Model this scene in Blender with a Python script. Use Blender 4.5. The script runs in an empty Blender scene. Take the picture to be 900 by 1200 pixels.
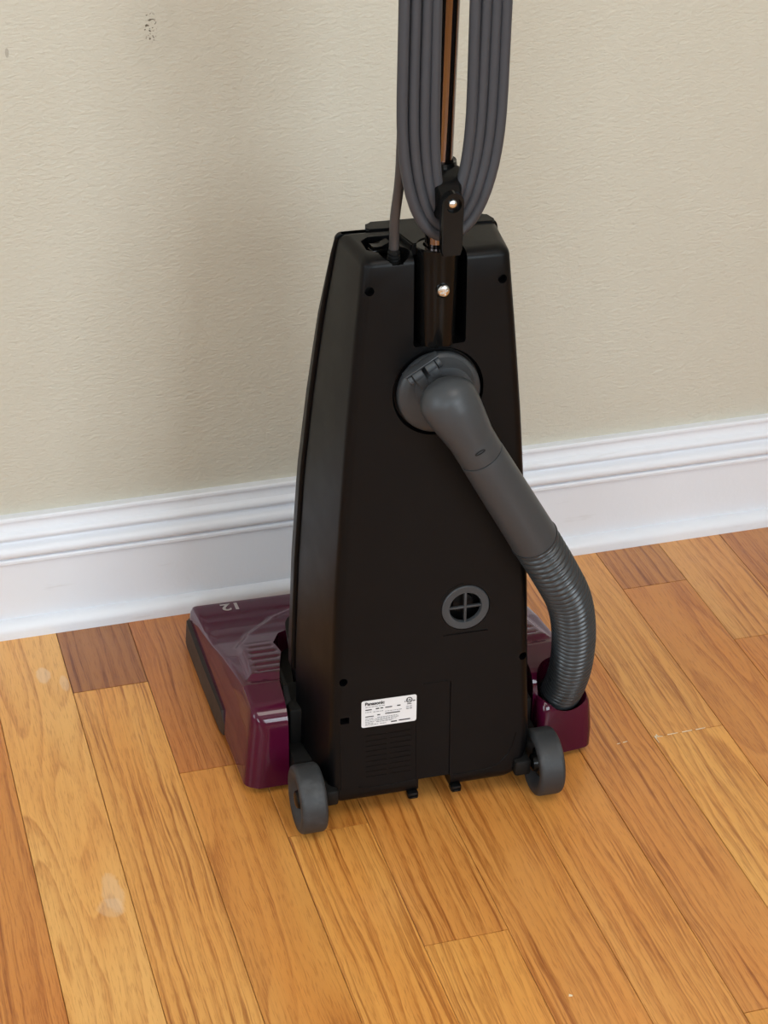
import bpy, bmesh, math, random
from mathutils import Vector, Matrix
from math import sin, cos, pi, radians, sqrt

S = bpy.context.scene
COL = S.collection

# ------------------------------------------------------------------ camera
cam_d = bpy.data.cameras.new('camera')
cam_d.sensor_fit = 'VERTICAL'
cam_d.sensor_height = 36.0
cam_d.lens = 36.0 * 2350.0 / 1200.0
cam_d.clip_start = 0.05
cam_d.clip_end = 50
cam = bpy.data.objects.new('camera', cam_d)
COL.objects.link(cam)
YAW, PIT, ROLL = 0.30178, 0.5342, 0.0187
fw = Vector((sin(YAW)*cos(PIT), cos(YAW)*cos(PIT), -sin(PIT)))
rt = Vector((cos(YAW), -sin(YAW), 0))
up = rt.cross(fw)
r2 = rt*cos(ROLL) + up*sin(ROLL)
u2 = -rt*sin(ROLL) + up*cos(ROLL)
m = Matrix((r2, u2, -fw)).transposed().to_4x4()
m.translation = Vector((-0.12569, -1.91458, 1.28668))
cam.matrix_world = m
S.camera = cam

# ------------------------------------------------------------------ colour management
S.view_settings.view_transform = 'Standard'
S.view_settings.look = 'None'
S.view_settings.gamma = 1.0
S.view_settings.use_curve_mapping = False
S.view_settings.exposure = 0.16

# ------------------------------------------------------------------ world: overcast daylight beyond the windows
wd = bpy.data.worlds.new('daylight')
S.world = wd
wd.use_nodes = True
bg = wd.node_tree.nodes['Background']
bg.inputs[0].default_value = (0.80, 0.90, 1.0, 1)
bg.inputs[1].default_value = 2.2

# ------------------------------------------------------------------ daylight through the windows and a ceiling lamp
def area(name, loc, target, sx, sy, power, col):
    d = bpy.data.lights.new(name, 'AREA')
    d.shape = 'RECTANGLE'; d.size = sx; d.size_y = sy
    d.energy = power; d.color = col
    o = bpy.data.objects.new(name, d); COL.objects.link(o)
    o.location = loc
    o.rotation_euler = (Vector(target) - Vector(loc)).to_track_quat('-Z', 'Y').to_euler()
    return o

RX0, RX1, RY0, RY1, RZ = -2.4, 3.4, -3.6, 0.03, 2.6
WINS = [  # (wall, centre along wall, z0, z1, width)
    ('rear', 1.30, 0.75, 2.20, 1.30),
    ('left', -1.70, 0.75, 2.20, 1.30),
    ('rear', -1.20, 0.75, 2.20, 1.10),
]
LP = [50, 23, 26]
area('window_light', (1.30, RY0-0.05, 1.475), (1.30, 0, 1.2), 1.25, 1.40, LP[0], (0.80, 0.92, 1.0))
area('window_light', (RX0-0.05, -1.70, 1.475), (0, -1.70, 1.2), 1.25, 1.40, LP[1], (0.80, 0.92, 1.0))
area('window_light', (-1.20, RY0-0.05, 1.475), (-1.2, 0, 1.2), 1.05, 1.40, LP[2], (0.80, 0.92, 1.0))
area('ceiling_light', (0.6, -1.6, 2.55), (0.6, -1.6, 0), 0.9, 0.9, 14, (1.0, 0.95, 0.88))

# ================================================================== material helpers
def srgb(r, g, b):
    f = lambda c: (c/255/12.92) if c/255 <= 0.04045 else ((c/255+0.055)/1.055)**2.4
    return (f(r), f(g), f(b), 1.0)

def new_mat(name):
    mt = bpy.data.materials.new(name); mt.use_nodes = True
    nt = mt.node_tree
    return mt, nt, nt.nodes['Principled BSDF']

class NT:
    def __init__(s, nt): s.nt = nt
    def n(s, t, **k):
        nd = s.nt.nodes.new(t)
        for a, v in k.items(): setattr(nd, a, v)
        return nd
    def l(s, a, b): s.nt.links.new(a, b)
    def val(s, inp, v):
        if hasattr(v, 'links') or isinstance(v, bpy.types.NodeSocket): s.l(v, inp)
        else: inp.default_value = v
    def math(s, op, a, b=0.0, c=None, clamp=False):
        nd = s.n('ShaderNodeMath', operation=op); nd.use_clamp = clamp
        s.val(nd.inputs[0], a); s.val(nd.inputs[1], b)
        if c is not None: s.val(nd.inputs[2], c)
        return nd.outputs[0]
    def noise(s, vec, scale=1.0, detail=2.0, rough=0.5, dist=0.0):
        nd = s.n('ShaderNodeTexNoise'); s.l(vec, nd.inputs['Vector'])
        nd.inputs['Scale'].default_value = scale; nd.inputs['Detail'].default_value = detail
        nd.inputs['Roughness'].default_value = rough; nd.inputs['Distortion'].default_value = dist
        return nd.outputs[0]
    def mapr(s, v, a, b, c=0.0, d=1.0):
        nd = s.n('ShaderNodeMapRange'); nd.interpolation_type = 'SMOOTHSTEP'
        s.l(v, nd.inputs[0])
        for i, x in enumerate((a, b, c, d)): nd.inputs[i+1].default_value = x
        return nd.outputs[0]
    def mix(s, fac, a, b, mode='MIX'):
        nd = s.n('ShaderNodeMix', data_type='RGBA', blend_type=mode)
        s.val(nd.inputs[0], fac); s.val(nd.inputs[6], a); s.val(nd.inputs[7], b)
        return nd.outputs[2]
    def comb(s, x, y, z=0.0):
        nd = s.n('ShaderNodeCombineXYZ')
        s.val(nd.inputs[0], x); s.val(nd.inputs[1], y); s.val(nd.inputs[2], z)
        return nd.outputs[0]
    def bump(s, h, strength, dist, normal=None):
        nd = s.n('ShaderNodeBump'); nd.inputs['Strength'].default_value = strength
        nd.inputs['Distance'].default_value = dist; s.l(h, nd.inputs['Height'])
        if normal is not None: s.l(normal, nd.inputs['Normal'])
        return nd.outputs[0]

def plain(name, col, rough=0.4, metal=0.0, coat=0.0, coat_r=0.05, bump=0.0, bscale=900, spec=0.5, var=0.0, vscale=30, vcol=None):
    mt, nt, p = new_mat(name); N = NT(nt)
    p.inputs['Base Color'].default_value = col
    p.inputs['Roughness'].default_value = rough
    p.inputs['Metallic'].default_value = metal
    p.inputs['Coat Weight'].default_value = coat
    p.inputs['Coat Roughness'].default_value = coat_r
    p.inputs['Specular IOR Level'].default_value = spec
    tc = N.n('ShaderNodeTexCoord')
    nz = N.noise(tc.outputs['Object'], vscale, 3, 0.6)
    if var > 0 and vcol:
        N.l(N.mix(N.mapr(nz, 0.5, 0.75, 0, var), col, vcol), p.inputs['Base Color'])
    N.l(N.mapr(nz, 0.2, 0.8, max(rough-0.04, 0.01), rough+0.05), p.inputs['Roughness'])
    if bump > 0:
        N.l(N.bump(N.noise(tc.outputs['Object'], bscale, 2), bump, 0.0004), p.inputs['Normal'])
    return mt

M = {}
M['black_satin'] = plain('black satin plastic', (0.0022, 0.0022, 0.0026, 1), 0.37, spec=0.16, bump=0.12, bscale=1600)
M['black_gloss'] = plain('black gloss plastic', (0.004, 0.004, 0.004, 1), 0.16, spec=0.18)
M['black_matte'] = plain('black matte plastic', (0.004, 0.004, 0.004, 1), 0.6, spec=0.25)
M['dark_grey'] = plain('dark grey plastic', (0.043, 0.047, 0.052, 1), 0.38, spec=0.35, bump=0.12, bscale=1500)
M['hose'] = plain('dark grey hose plastic', (0.028, 0.032, 0.036, 1), 0.30, spec=0.5)
M['cord'] = plain('grey cord rubber', (0.045, 0.046, 0.053, 1), 0.5, spec=0.35)
M['lead'] = plain('grey brown cord rubber', (0.045, 0.040, 0.040, 1), 0.5)
M['maroon'] = plain('maroon gloss plastic', (0.060, 0.0035, 0.019, 1), 0.08, spec=0.36)
M['bumper'] = plain('dark brown rubber', (0.022, 0.017, 0.014, 1), 0.5)
M['rubber'] = plain('wheel rubber', (0.024, 0.026, 0.029, 1), 0.55, var=0.6, vscale=60, vcol=(0.062, 0.065, 0.070, 1), bump=0.3, bscale=400)
M['darkened_chrome'] = plain('darkened_chrome', (0.21, 0.170, 0.165, 1), 0.07, metal=1.0)  # bright metal; base colour darkened to stand in for dark surroundings it reflects
M['steel'] = plain('zinc plated steel', (0.75, 0.75, 0.74, 1), 0.25, metal=1.0)
M['label'] = plain('white paper label', (0.74, 0.75, 0.77, 1), 0.4)
M['ink'] = plain('black ink', (0.03, 0.03, 0.03, 1), 0.6)
M['grey_ink'] = plain('grey ink', (0.25, 0.26, 0.28, 1), 0.6)
M['silver_print'] = plain('silver print', (0.34, 0.31, 0.31, 1), 0.4)
M['grey_tab'] = plain('pale grey plastic', (0.30, 0.30, 0.30, 1), 0.45)
M['filler'] = plain('pale wood filler', (0.80, 0.70, 0.52, 1), 0.7)
M['subfloor'] = plain('dark subfloor', (0.035, 0.018, 0.008, 1), 0.9)
M['ceiling'] = plain('white ceiling paint', (0.78, 0.77, 0.74, 1), 0.9, bump=0.3, bscale=120)
M['window_white'] = plain('white window paint', (0.80, 0.80, 0.78, 1), 0.4)

def trim_mat():
    mt, nt, p = new_mat('white semi gloss trim paint'); N = NT(nt)
    tc = N.n('ShaderNodeTexCoord'); v = tc.outputs['Object']
    mp = N.n('ShaderNodeMapping'); mp.inputs['Scale'].default_value = (9, 60, 60); N.l(v, mp.inputs[0])
    a = N.noise(mp.outputs[0], 1.0, 4, 0.65)
    mask = N.mapr(a, 0.62, 0.80, 0, 0.40)
    c = N.mix(mask, (0.76, 0.785, 0.84, 1), (0.50, 0.49, 0.48, 1))
    b = N.noise(v, 55, 4, 0.7)
    c = N.mix(N.mapr(b, 0.74, 0.80, 0, 0.30), c, (0.25, 0.23, 0.22, 1))
    N.l(c, p.inputs['Base Color'])
    p.inputs['Roughness'].default_value = 0.38
    N.l(N.bump(N.noise(v, 140, 3, 0.6), 0.12, 0.002), p.inputs['Normal'])
    return mt
M['trim'] = trim_mat()

def wall_mat():
    mt, nt, p = new_mat('beige wall paint'); N = NT(nt)
    g = N.n('ShaderNodeNewGeometry'); pos = g.outputs['Position']
    base = (0.558, 0.526, 0.438, 1)
    big = N.noise(pos, 2.5, 3, 0.6)
    c = N.mix(N.mapr(big, 0.35, 0.7), base, (0.578, 0.548, 0.462, 1))
    # a small patch of chipped specks, and a short scuff
    def spot(cx, cz, rx, rz):
        sep = N.n('ShaderNodeSeparateXYZ'); N.l(pos, sep.inputs[0])
        dx = N.math('DIVIDE', N.math('SUBTRACT', sep.outputs[0], cx), rx)
        dz = N.math('DIVIDE', N.math('SUBTRACT', sep.outputs[2], cz), rz)
        d = N.math('SQRT', N.math('ADD', N.math('MULTIPLY', dx, dx), N.math('MULTIPLY', dz, dz)))
        return N.mapr(d, 0.65, 1.0, 1.0, 0.0)
    sp = N.noise(pos, 330, 2, 0.5)
    chips = N.math('MULTIPLY', spot(0.2265, 0.682, 0.0085, 0.018), N.mapr(sp, 0.55, 0.62))
    c = N.mix(chips, c, (0.13, 0.11, 0.08, 1))
    smudge = spot(0.2265, 0.683, 0.035, 0.05)
    c = N.mix(N.math('MULTIPLY', smudge, 0.08), c, (0.30, 0.27, 0.20, 1))
    sc = spot(0.0834, 0.6667, 0.0022, 0.006)
    c = N.mix(N.math('MULTIPLY', sc, 0.45), c, (0.2, 0.17, 0.13, 1))
    N.l(c, p.inputs['Base Color'])
    p.inputs['Roughness'].default_value = 0.55
    p.inputs['Specular IOR Level'].default_value = 0.35
    mp = N.n('ShaderNodeMapping'); mp.inputs['Scale'].default_value = (0.6, 1, 1.2); N.l(pos, mp.inputs[0])
    h = N.noise(mp.outputs[0], 230, 3, 0.6, 0.4)
    N.l(N.bump(h, 0.62, 0.0021), p.inputs['Normal'])
    return mt
M['wall'] = wall_mat()

def wood_mat():
    """oak strip flooring: the mesh attribute 'tone' carries each board's own colour (alpha = how
    cathedral-like its figure is), the uv map its metric grain coordinates"""
    mt, nt, p = new_mat('varnished oak'); N = NT(nt)
    uv = N.n('ShaderNodeUVMap'); uv.uv_map = 'grain'
    at = N.n('ShaderNodeAttribute'); at.attribute_name = 'tone'; at.attribute_type = 'GEOMETRY'
    sep = N.n('ShaderNodeSeparateXYZ'); N.l(uv.outputs[0], sep.inputs[0])
    u, v = sep.outputs[0], sep.outputs[1]
    style = at.outputs['Alpha']; tone = at.outputs['Color']
    nw = N.noise(N.comb(N.math('MULTIPLY', u, 26), N.math('MULTIPLY', v, 7)), 1.0, 2, 0.5)
    uw = N.math('ADD', u, N.math('MULTIPLY', N.math('SUBTRACT', nw, 0.5), 0.010))
    inv = N.math('SUBTRACT', 1.0, style)
    # figure: sawtooth contours of a stretched noise (flame shapes on flat-sawn boards)
    n1 = N.noise(N.comb(N.math('MULTIPLY', uw, 15), N.math('MULTIPLY', v, 1.9)), 1.0, 1.0, 0.4)
    K = N.math('MULTIPLY_ADD', style, -70.0, 85.0)
    A = N.math('MULTIPLY_ADD', style, 8.5, 2.0)
    t = N.math('ADD', N.math('MULTIPLY', uw, K), N.math('MULTIPLY', n1, A))
    fr = N.math('FRACT', t)
    s = N.math('MULTIPLY', N.math('POWER', fr, 2.0), N.mapr(fr, 0.90, 1.0, 1.0, 0.0))
    wobble = N.noise(N.comb(N.math('MULTIPLY', u, 30), N.math('MULTIPLY', v, 3)), 1.0, 2, 0.5)
    s = N.math('MULTIPLY', s, N.mapr(wobble, 0.30, 0.60, 0.15, 1.0))
    # long dark lines of open grain
    ln = N.noise(N.comb(N.math('MULTIPLY', uw, 250), N.math('MULTIPLY', v, 4.5)), 1.0, 2, 0.55)
    lines = N.math('MULTIPLY', N.mapr(ln, 0.50, 0.66), N.math('MULTIPLY_ADD', inv, 0.65, 0.20))
    lines = N.math('MULTIPLY', lines, N.mapr(wobble, 0.32, 0.58, 0.35, 1.0))
    # short pore dashes
    po = N.noise(N.comb(N.math('MULTIPLY', uw, 720), N.math('MULTIPLY', v, 42)), 1.0, 2, 0.6)
    pores = N.mapr(N.math('MULTIPLY_ADD', s, 0.12, po), 0.52, 0.68)
    po2 = N.noise(N.comb(N.math('MULTIPLY', uw, 420), N.math('MULTIPLY', v, 30)), 1.0, 2, 0.6)
    big = N.noise(N.comb(N.math('MULTIPLY', u, 16), N.math('MULTIPLY', v, 2.6)), 1.0, 2, 0.5)
    c = N.mix(N.mapr(big, 0.30, 0.70, 0.0, 0.55), tone, (0.98, 0.80, 0.58, 1), 'MULTIPLY')
    c = N.mix(N.math('MULTIPLY', s, 0.62), c, (0.60, 0.40, 0.24, 1), 'MULTIPLY')
    c = N.mix(N.math('MULTIPLY', lines, 0.82), c, (0.45, 0.27, 0.13, 1), 'MULTIPLY')
    c = N.mix(N.math('MULTIPLY', pores, 0.36), c, (0.50, 0.33, 0.18, 1), 'MULTIPLY')
    # pale scuffs where the varnish has been rubbed, each with its own outline
    g = N.n('ShaderNodeNewGeometry'); sp = N.n('ShaderNodeSeparateXYZ'); N.l(g.outputs['Position'], sp.inputs[0])
    edge = N.noise(g.outputs['Position'], 60, 3, 0.6)
    def patch(cx, cy, rx, ry, k):
        dx = N.math('DIVIDE', N.math('SUBTRACT', sp.outputs[0], cx), rx)
        dy = N.math('DIVIDE', N.math('SUBTRACT', sp.outputs[1], cy), ry)
        d = N.math('SQRT', N.math('ADD', N.math('MULTIPLY', dx, dx), N.math('MULTIPLY', dy, dy)))
        return N.math('MULTIPLY', N.mapr(N.math('MULTIPLY_ADD', edge, 0.8, d), 1.15, 1.45, 1.0, 0.0), k)
    for a in ((0.056, -0.078, 0.008, 0.017, 0.32), (0.076, -0.098, 0.005, 0.016, 0.26), (0.067, -0.452, 0.011, 0.030, 0.24), (0.062, -0.472, 0.014, 0.015, 0.2)):
        c = N.mix(patch(*a), c, (0.78, 0.66, 0.50, 1))
    N.l(c, p.inputs['Base Color'])
    N.l(N.mapr(po2, 0.3, 0.7, 0.30, 0.42), p.inputs['Roughness'])
    p.inputs['Coat Weight'].default_value = 0.30
    p.inputs['Coat Roughness'].default_value = 0.22
    h = N.math('ADD', N.math('MULTIPLY', pores, -0.4), N.math('MULTIPLY', lines, -0.8))
    N.l(N.bump(h, 0.6, 0.0005), p.inputs['Normal'])
    return mt
M['wood'] = wood_mat()

# ================================================================== mesh helpers
def obj(name, bm, mat, parent=None, smooth=True, angle=35, kind=None, loc=None, rot=None):
    me = bpy.data.meshes.new(name)
    bmesh.ops.recalc_face_normals(bm, faces=bm.faces)
    bm.to_mesh(me); bm.free()
    me.materials.append(M[mat] if isinstance(mat, str) else mat)
    o = bpy.data.objects.new(name, me)
    COL.objects.link(o)
    if smooth:
        me.shade_smooth()
        me.set_sharp_from_angle(angle=radians(angle))
    if parent is not None: o.parent = parent
    if kind: o['kind'] = kind
    if loc is not None: o.location = loc
    if rot is not None: o.rotation_euler = rot
    return o

def add_box(bm, x0, x1, y0, y1, z0, z1, bev=0.0, seg=2, mat=None):
    vs = [bm.verts.new((x, y, z)) for x in (x0, x1) for y in (y0, y1) for z in (z0, z1)]
    q = [(0,1,3,2),(4,6,7,5),(0,4,5,1),(2,3,7,6),(0,2,6,4),(1,5,7,3)]
    fs = [bm.faces.new([vs[i] for i in f]) for f in q]
    if bev > 0:
        es = list({e for f in fs for e in f.edges})
        r = bmesh.ops.bevel(bm, geom=es, offset=bev, segments=seg, affect='EDGES', profile=0.5)
        vs = list({v for f in r['faces'] for v in f.verts} | {v for v in vs if v.is_valid})
    if mat is not None:
        bmesh.ops.transform(bm, matrix=mat, verts=[v for v in vs if v.is_valid])
    return vs

def add_loft(bm, rings, cap=True, closed=True):
    R = [[bm.verts.new(p) for p in r] for r in rings]
    n = len(R[0])
    for a, b in zip(R[:-1], R[1:]):
        for i in range(n if closed else n-1):
            j = (i+1) % n
            bm.faces.new((a[i], a[j], b[j], b[i]))
    if cap:
        bm.faces.new(list(reversed(R[0]))); bm.faces.new(R[-1])
    return R

def add_lathe(bm, prof, seg, mat=None, closed_prof=False):
    """prof: list of (radius, height); revolved about z; endpoints with radius 0 close the shape"""
    rings = []; allv = []
    for r, h in prof:
        if r < 1e-7:
            v = bm.verts.new((0, 0, h)); rings.append([v]*seg); allv.append(v)
        else:
            rg = [bm.verts.new((r*cos(2*pi*i/seg), r*sin(2*pi*i/seg), h)) for i in range(seg)]
            rings.append(rg); allv += rg
    pairs = list(zip(rings[:-1], rings[1:]))
    if closed_prof: pairs.append((rings[-1], rings[0]))
    for a, b in pairs:
        for i in range(seg):
            j = (i+1) % seg
            f = []
            for v in (a[i], a[j], b[j], b[i]):
                if v not in f: f.append(v)
            if len(f) >= 3: bm.faces.new(f)
    if mat is not None: bmesh.ops.transform(bm, matrix=mat, verts=allv)
    return allv

def catmull(pts, step):
    P = [Vector(p) for p in pts]
    P = [2*P[0]-P[1]] + P + [2*P[-1]-P[-2]]
    out = []
    for i in range(1, len(P)-2):
        a, b, c, d = P[i-1:i+3]
        n = max(2, int((c-b).length/step))
        for k in range(n):
            t = k/n
            out.append(0.5*((2*b)+(c-a)*t+(2*a-5*b+4*c-d)*t*t+(3*b-a-3*c+d)*t**3))
    out.append(P[-2])
    return out

def resample(pts, n):
    L = [0]
    for a, b in zip(pts[:-1], pts[1:]): L.append(L[-1]+(b-a).length)
    T = L[-1]; out = []; j = 0
    for k in range(n):
        s = T*k/(n-1)
        while j < len(L)-2 and L[j+1] < s: j += 1
        d = L[j+1]-L[j]
        out.append(pts[j].lerp(pts[j+1], (s-L[j])/d if d > 0 else 0))
    return out, T

def add_sweep(bm, pts, rad, seg=16, cap=True, flat=None, up=Vector((0, 0, 1)), closed=False):
    """pts: list of Vectors; rad: number or list; flat: list of (su, sv) cross-section scales"""
    n = len(pts)
    T = []
    for i in range(n):
        if closed: a, b = pts[(i-1) % n], pts[(i+1) % n]
        else: a, b = pts[max(i-1, 0)], pts[min(i+1, n-1)]
        T.append((b-a).normalized())
    nrm = (up - T[0]*up.dot(T[0]))
    if nrm.length < 1e-4: nrm = Vector((1, 0, 0)) - T[0]*T[0].x
    nrm.normalize()
    rings = []
    for i in range(n):
        nrm = (nrm - T[i]*nrm.dot(T[i])).normalized()
        bn = T[i].cross(nrm)
        r = rad[i] if isinstance(rad, (list, tuple)) else rad
        su, sv = flat[i] if flat else (1, 1)
        rings.append([bm.verts.new(pts[i] + (nrm*cos(2*pi*k/seg)*su + bn*sin(2*pi*k/seg)*sv)*r) for k in range(seg)])
    prs = list(zip(rings[:-1], rings[1:]))
    if closed: prs.append((rings[-1], rings[0]))
    for a, b in prs:
        for k in range(seg):
            j = (k+1) % seg
            bm.faces.new((a[k], a[j], b[j], b[k]))
    if cap and not closed:
        bm.faces.new(list(reversed(rings[0]))); bm.faces.new(rings[-1])

def apply_bool(o, cutters, op='DIFFERENCE'):
    """cut real recesses into a mesh and bake the result"""
    tmp = []
    for k, bm in enumerate(cutters):
        bmesh.ops.recalc_face_normals(bm, faces=bm.faces)
        me = bpy.data.meshes.new('cut'); bm.to_mesh(me); bm.free()
        c = bpy.data.objects.new('cut', me); COL.objects.link(c)
        c.parent = o.parent
        md = o.modifiers.new('b%d' % k, 'BOOLEAN'); md.object = c; md.operation = op; md.solver = 'EXACT'
        tmp.append(c)
    dg = bpy.context.evaluated_depsgraph_get(); dg.update()
    me = bpy.data.meshes.new_from_object(o.evaluated_get(dg), depsgraph=dg)
    old = o.data; o.modifiers.clear(); o.data = me; bpy.data.meshes.remove(old)
    me.name = o.name
    for c in tmp:
        cm = c.data; bpy.data.objects.remove(c); bpy.data.meshes.remove(cm)
    me.shade_smooth(); me.set_sharp_from_angle(angle=radians(32))

def rrect(x0, x1, y0, y1, r, n=5):
    out = []
    for cx, cy, a0 in ((x1-r, y1-r, 0), (x0+r, y1-r, pi/2), (x0+r, y0+r, pi), (x1-r, y0+r, 1.5*pi)):
        for k in range(n+1):
            a = a0 + pi/2*k/n
            out.append((cx+r*cos(a), cy+r*sin(a)))
    return out

def round_poly(pts, radii, n=5):
    """2-D polygon with rounded corners; same point count whatever the radii"""
    out = []; N_ = len(pts)
    for i in range(N_):
        p = Vector(pts[i]); a = (Vector(pts[i-1])-p); b = (Vector(pts[(i+1) % N_])-p)
        r = radii[i]; a.normalize(); b.normalize()
        ang = a.angle(b); d = r/math.tan(ang/2)
        A = p+a*d; B = p+b*d
        for k in range(n+1):
            t = k/n
            # quadratic bezier with a slight push keeps it near circular
            out.append(tuple(A*(1-t)**2 + p*2*t*(1-t) + B*t*t))
    return out

def struct(o): o['kind'] = 'structure'; return o

# ================================================================== the setting
rnd = random.Random(7)
PW = 0.0825
# ---- floor: a subfloor slab with every strip of oak laid on it
bm = bmesh.new(); add_box(bm, RX0, RX1, RY0, 0.03, -0.060, -0.0135)
floor = struct(obj('floor', bm, 'subfloor', smooth=False))

def plank_geo(bm, x0, x1, y0, y1, tone, style, uvl, tl, seed):
    g = 0.00028; c = 0.00045; t = 0.0135
    x0 += g; x1 -= g; y0 += 0.0005; y1 -= 0.0005
    A = [(x0, y0), (x1, y0), (x1, y1), (x0, y1)]
    e = 0.00008
    B = [(x0+c, y0+e), (x1-c, y0+e), (x1-c, y1-e), (x0+c, y1-e)]
    va = [bm.verts.new((x, y, -t)) for x, y in A]
    vb = [bm.verts.new((x, y, -c)) for x, y in A]
    vc = [bm.verts.new((x, y, 0)) for x, y in B]
    fs = [bm.faces.new(vc), bm.faces.new(list(reversed(va)))]
    for i in range(4):
        j = (i+1) % 4
        fs.append(bm.faces.new((va[i], va[j], vb[j], vb[i])))
        fs.append(bm.faces.new((vb[i], vb[j], vc[j], vc[i])))
    cx, cy = (x0+x1)/2, (y0+y1)/2
    du = seed*3.137 % 17; dv = seed*7.91 % 29
    for f in fs:
        for lp in f.loops:
            lp[uvl].uv = (lp.vert.co.x-cx+du, lp.vert.co.y-cy+dv)
            lp[tl] = (*tone[:3], style)

def plank_bm():
    b = bmesh.new(); return b, b.loops.layers.uv.new('grain'), b.loops.layers.float_color.new('tone')

def T(r, g, b): return srgb(r*1.02, g*1.0, b*0.93)
YEL, HON, ORA, RED, BRN = T(222,172,98), T(213,157,86), T(204,143,74), T(192,128,66), T(162,106,60)
JT = {  # column: (joints along y, tones front-to-back order from the wall, figure)
    -2: ([-0.62], [HON, ORA], [0.1, 0.6]),
    -1: ([-0.95], [T(203,138,72), HON], [0.35, 0.2]),
    0: ([-1.05], [T(226,174,106), HON], [0.95, 0.2]),
    1: ([-0.12, -0.98], [T(160,108,64), T(218,162,92), ORA], [0.05, 0.0, 0.3]),
    2: ([-0.289, -1.10], [T(188,124,68), T(210,150,80), YEL], [0.25, 0.80, 0.1]),
    3: ([-0.417, -1.15], [ORA, T(219,160,88), HON], [0.2, 0.12, 0.5]),
    4: ([-0.205, -0.601, -1.2], [HON, T(212,150,82), T(220,162,90), ORA], [0.2, 0.10, 0.25, 0.0]),
    5: ([-0.30, -0.93], [ORA, T(211,148,80), HON], [0.3, 0.15, 0.1]),
    6: ([-0.17, -1.12], [HON, T(214,154,86), ORA], [0.3, 0.25, 0.0]),
    7: ([-0.76], [T(206,144,80), HON], [0.0, 0.5]),
    8: ([-0.363, -1.05], [T(216,160,94), T(222,168,98), ORA], [0.35, 0.45, 0.2]),
    9: ([-0.085, -0.90], [T(186,131,76), T(203,141,79), HON], [0.05, 0.85, 0.2]),
    10: ([-0.217, -0.80], [T(212,158,98), T(203,140,80), YEL], [0.0, 0.15, 0.4]),
    11: ([-0.55, -1.3], [T(188,128,74), ORA, HON], [0.3, 0.0, 0.2]),
    12: ([-0.33, -1.0], [HON, ORA, YEL], [0.2, 0.5, 0.0]),
}
sb, suv, stn = plank_bm()
seed = 0
for k in range(-30, 42):
    x0, x1 = k*PW, (k+1)*PW
    if x0 < RX0 or x1 > RX1: continue
    joints, tones, styles = JT.get(k, ([], [], []))
    joints = list(joints); tones = list(tones); styles = list(styles)
    y = joints[-1] if joints else -rnd.uniform(0.1, 0.9)
    if not joints: joints = [y]
    while y > RY0 + 0.5:
        y -= rnd.uniform(0.45, 1.1)
        if y > RY0 + 0.15: joints.append(y)
    ends = [0.013] + joints + [RY0]
    for i in range(len(ends)-1):
        seed += 1
        tone = tones[i] if i < len(tones) else rnd.choice([YEL, HON, HON, ORA, ORA, RED])
        st = styles[i] if i < len(styles) else rnd.choice([0.0, 0.05, 0.1, 0.2, 0.4, 0.85])
        near = -3 <= k <= 15 and ends[i] > -1.5
        if near:
            b, uvl, tl = plank_bm()
            plank_geo(b, x0, x1, ends[i+1], ends[i], tone, st, uvl, tl, seed)
            obj('plank', b, 'wood', floor, smooth=False)
        else:
            plank_geo(sb, x0, x1, ends[i+1], ends[i], tone, st, suv, stn, seed)
o = obj('plank_field', sb, 'wood', floor, smooth=False, kind='stuff')

# pale filler flecks caught in one joint, and a fleck of paint
def fleck(pts, w):
    b = bmesh.new()
    for (xa, ya), (xb, yb) in pts:
        d = Vector((xb-xa, yb-ya)); n = Vector((-d.y, d.x)).normalized()*w/2
        lo = [(xa+n.x, ya+n.y), (xb+n.x*0.4, yb+n.y*0.4), (xb-n.x*0.4, yb-n.y*0.4), (xa-n.x, ya-n.y)]
        add_loft(b, [[(x, y, 0.0) for x, y in lo], [(x, y, 0.0005) for x, y in lo]])
    return b
obj('joint_filler', fleck([((0.664, -0.3625), (0.672, -0.3645)), ((0.6635, -0.362), (0.664, -0.3735)), ((0.678, -0.3632), (0.690, -0.3630)),
    ((0.695, -0.3630), (0.7065, -0.3629)), ((0.711, -0.363), (0.722, -0.3627)), ((0.6655, -0.3610), (0.6685, -0.3640)), ((0.6640, -0.3620), (0.6650, -0.3660)), ((0.6665, -0.3595), (0.6670, -0.3650)), ((0.6200, -0.3640), (0.6235, -0.3635)), ((0.6270, -0.3632), (0.6320, -0.3625))], 0.0009), 'filler', floor, smooth=False)
obj('paint_fleck', fleck([((0.4355, -0.697), (0.4385, -0.6985))], 0.0030), 'filler', floor, smooth=False)

# ---- walls
def wall_with_holes(name, horiz, c, a0, a1, holes, thick):
    """wall standing on x (horiz) or y; holes: (centre, z0, z1, width)"""
    b = bmesh.new()
    def blk(p, q, z0, z1):
        if q-p < 1e-4 or z1-z0 < 1e-4: return
        if horiz: add_box(b, p, q, min(c, c+thick), max(c, c+thick), z0, z1)
        else: add_box(b, min(c, c+thick), max(c, c+thick), p, q, z0, z1)
    x = a0
    for cx, z0, z1, w in sorted(holes):
        blk(x, cx-w/2, 0-0.06, RZ); blk(cx-w/2, cx+w/2, -0.06, z0); blk(cx-w/2, cx+w/2, z1, RZ)
        x = cx+w/2
    blk(x, a1, -0.06, RZ)
    return struct(obj(name, b, 'wall', smooth=False))
H = lambda side: [(w[1], w[2], w[3], w[4]) for w in WINS if w[0] == side]
wall_with_holes('wall_back', True, 0.03, RX0-0.1, RX1+0.1, [], 0.12)
wall_with_holes('wall_front', True, RY0, RX0-0.1, RX1+0.1, H('rear'), -0.12)
wall_with_holes('wall_left', False, RX0, RY0, 0.03, H('left'), -0.12)
wall_with_holes('wall_right', False, RX1, RY0, 0.03, [], 0.12)
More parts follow.
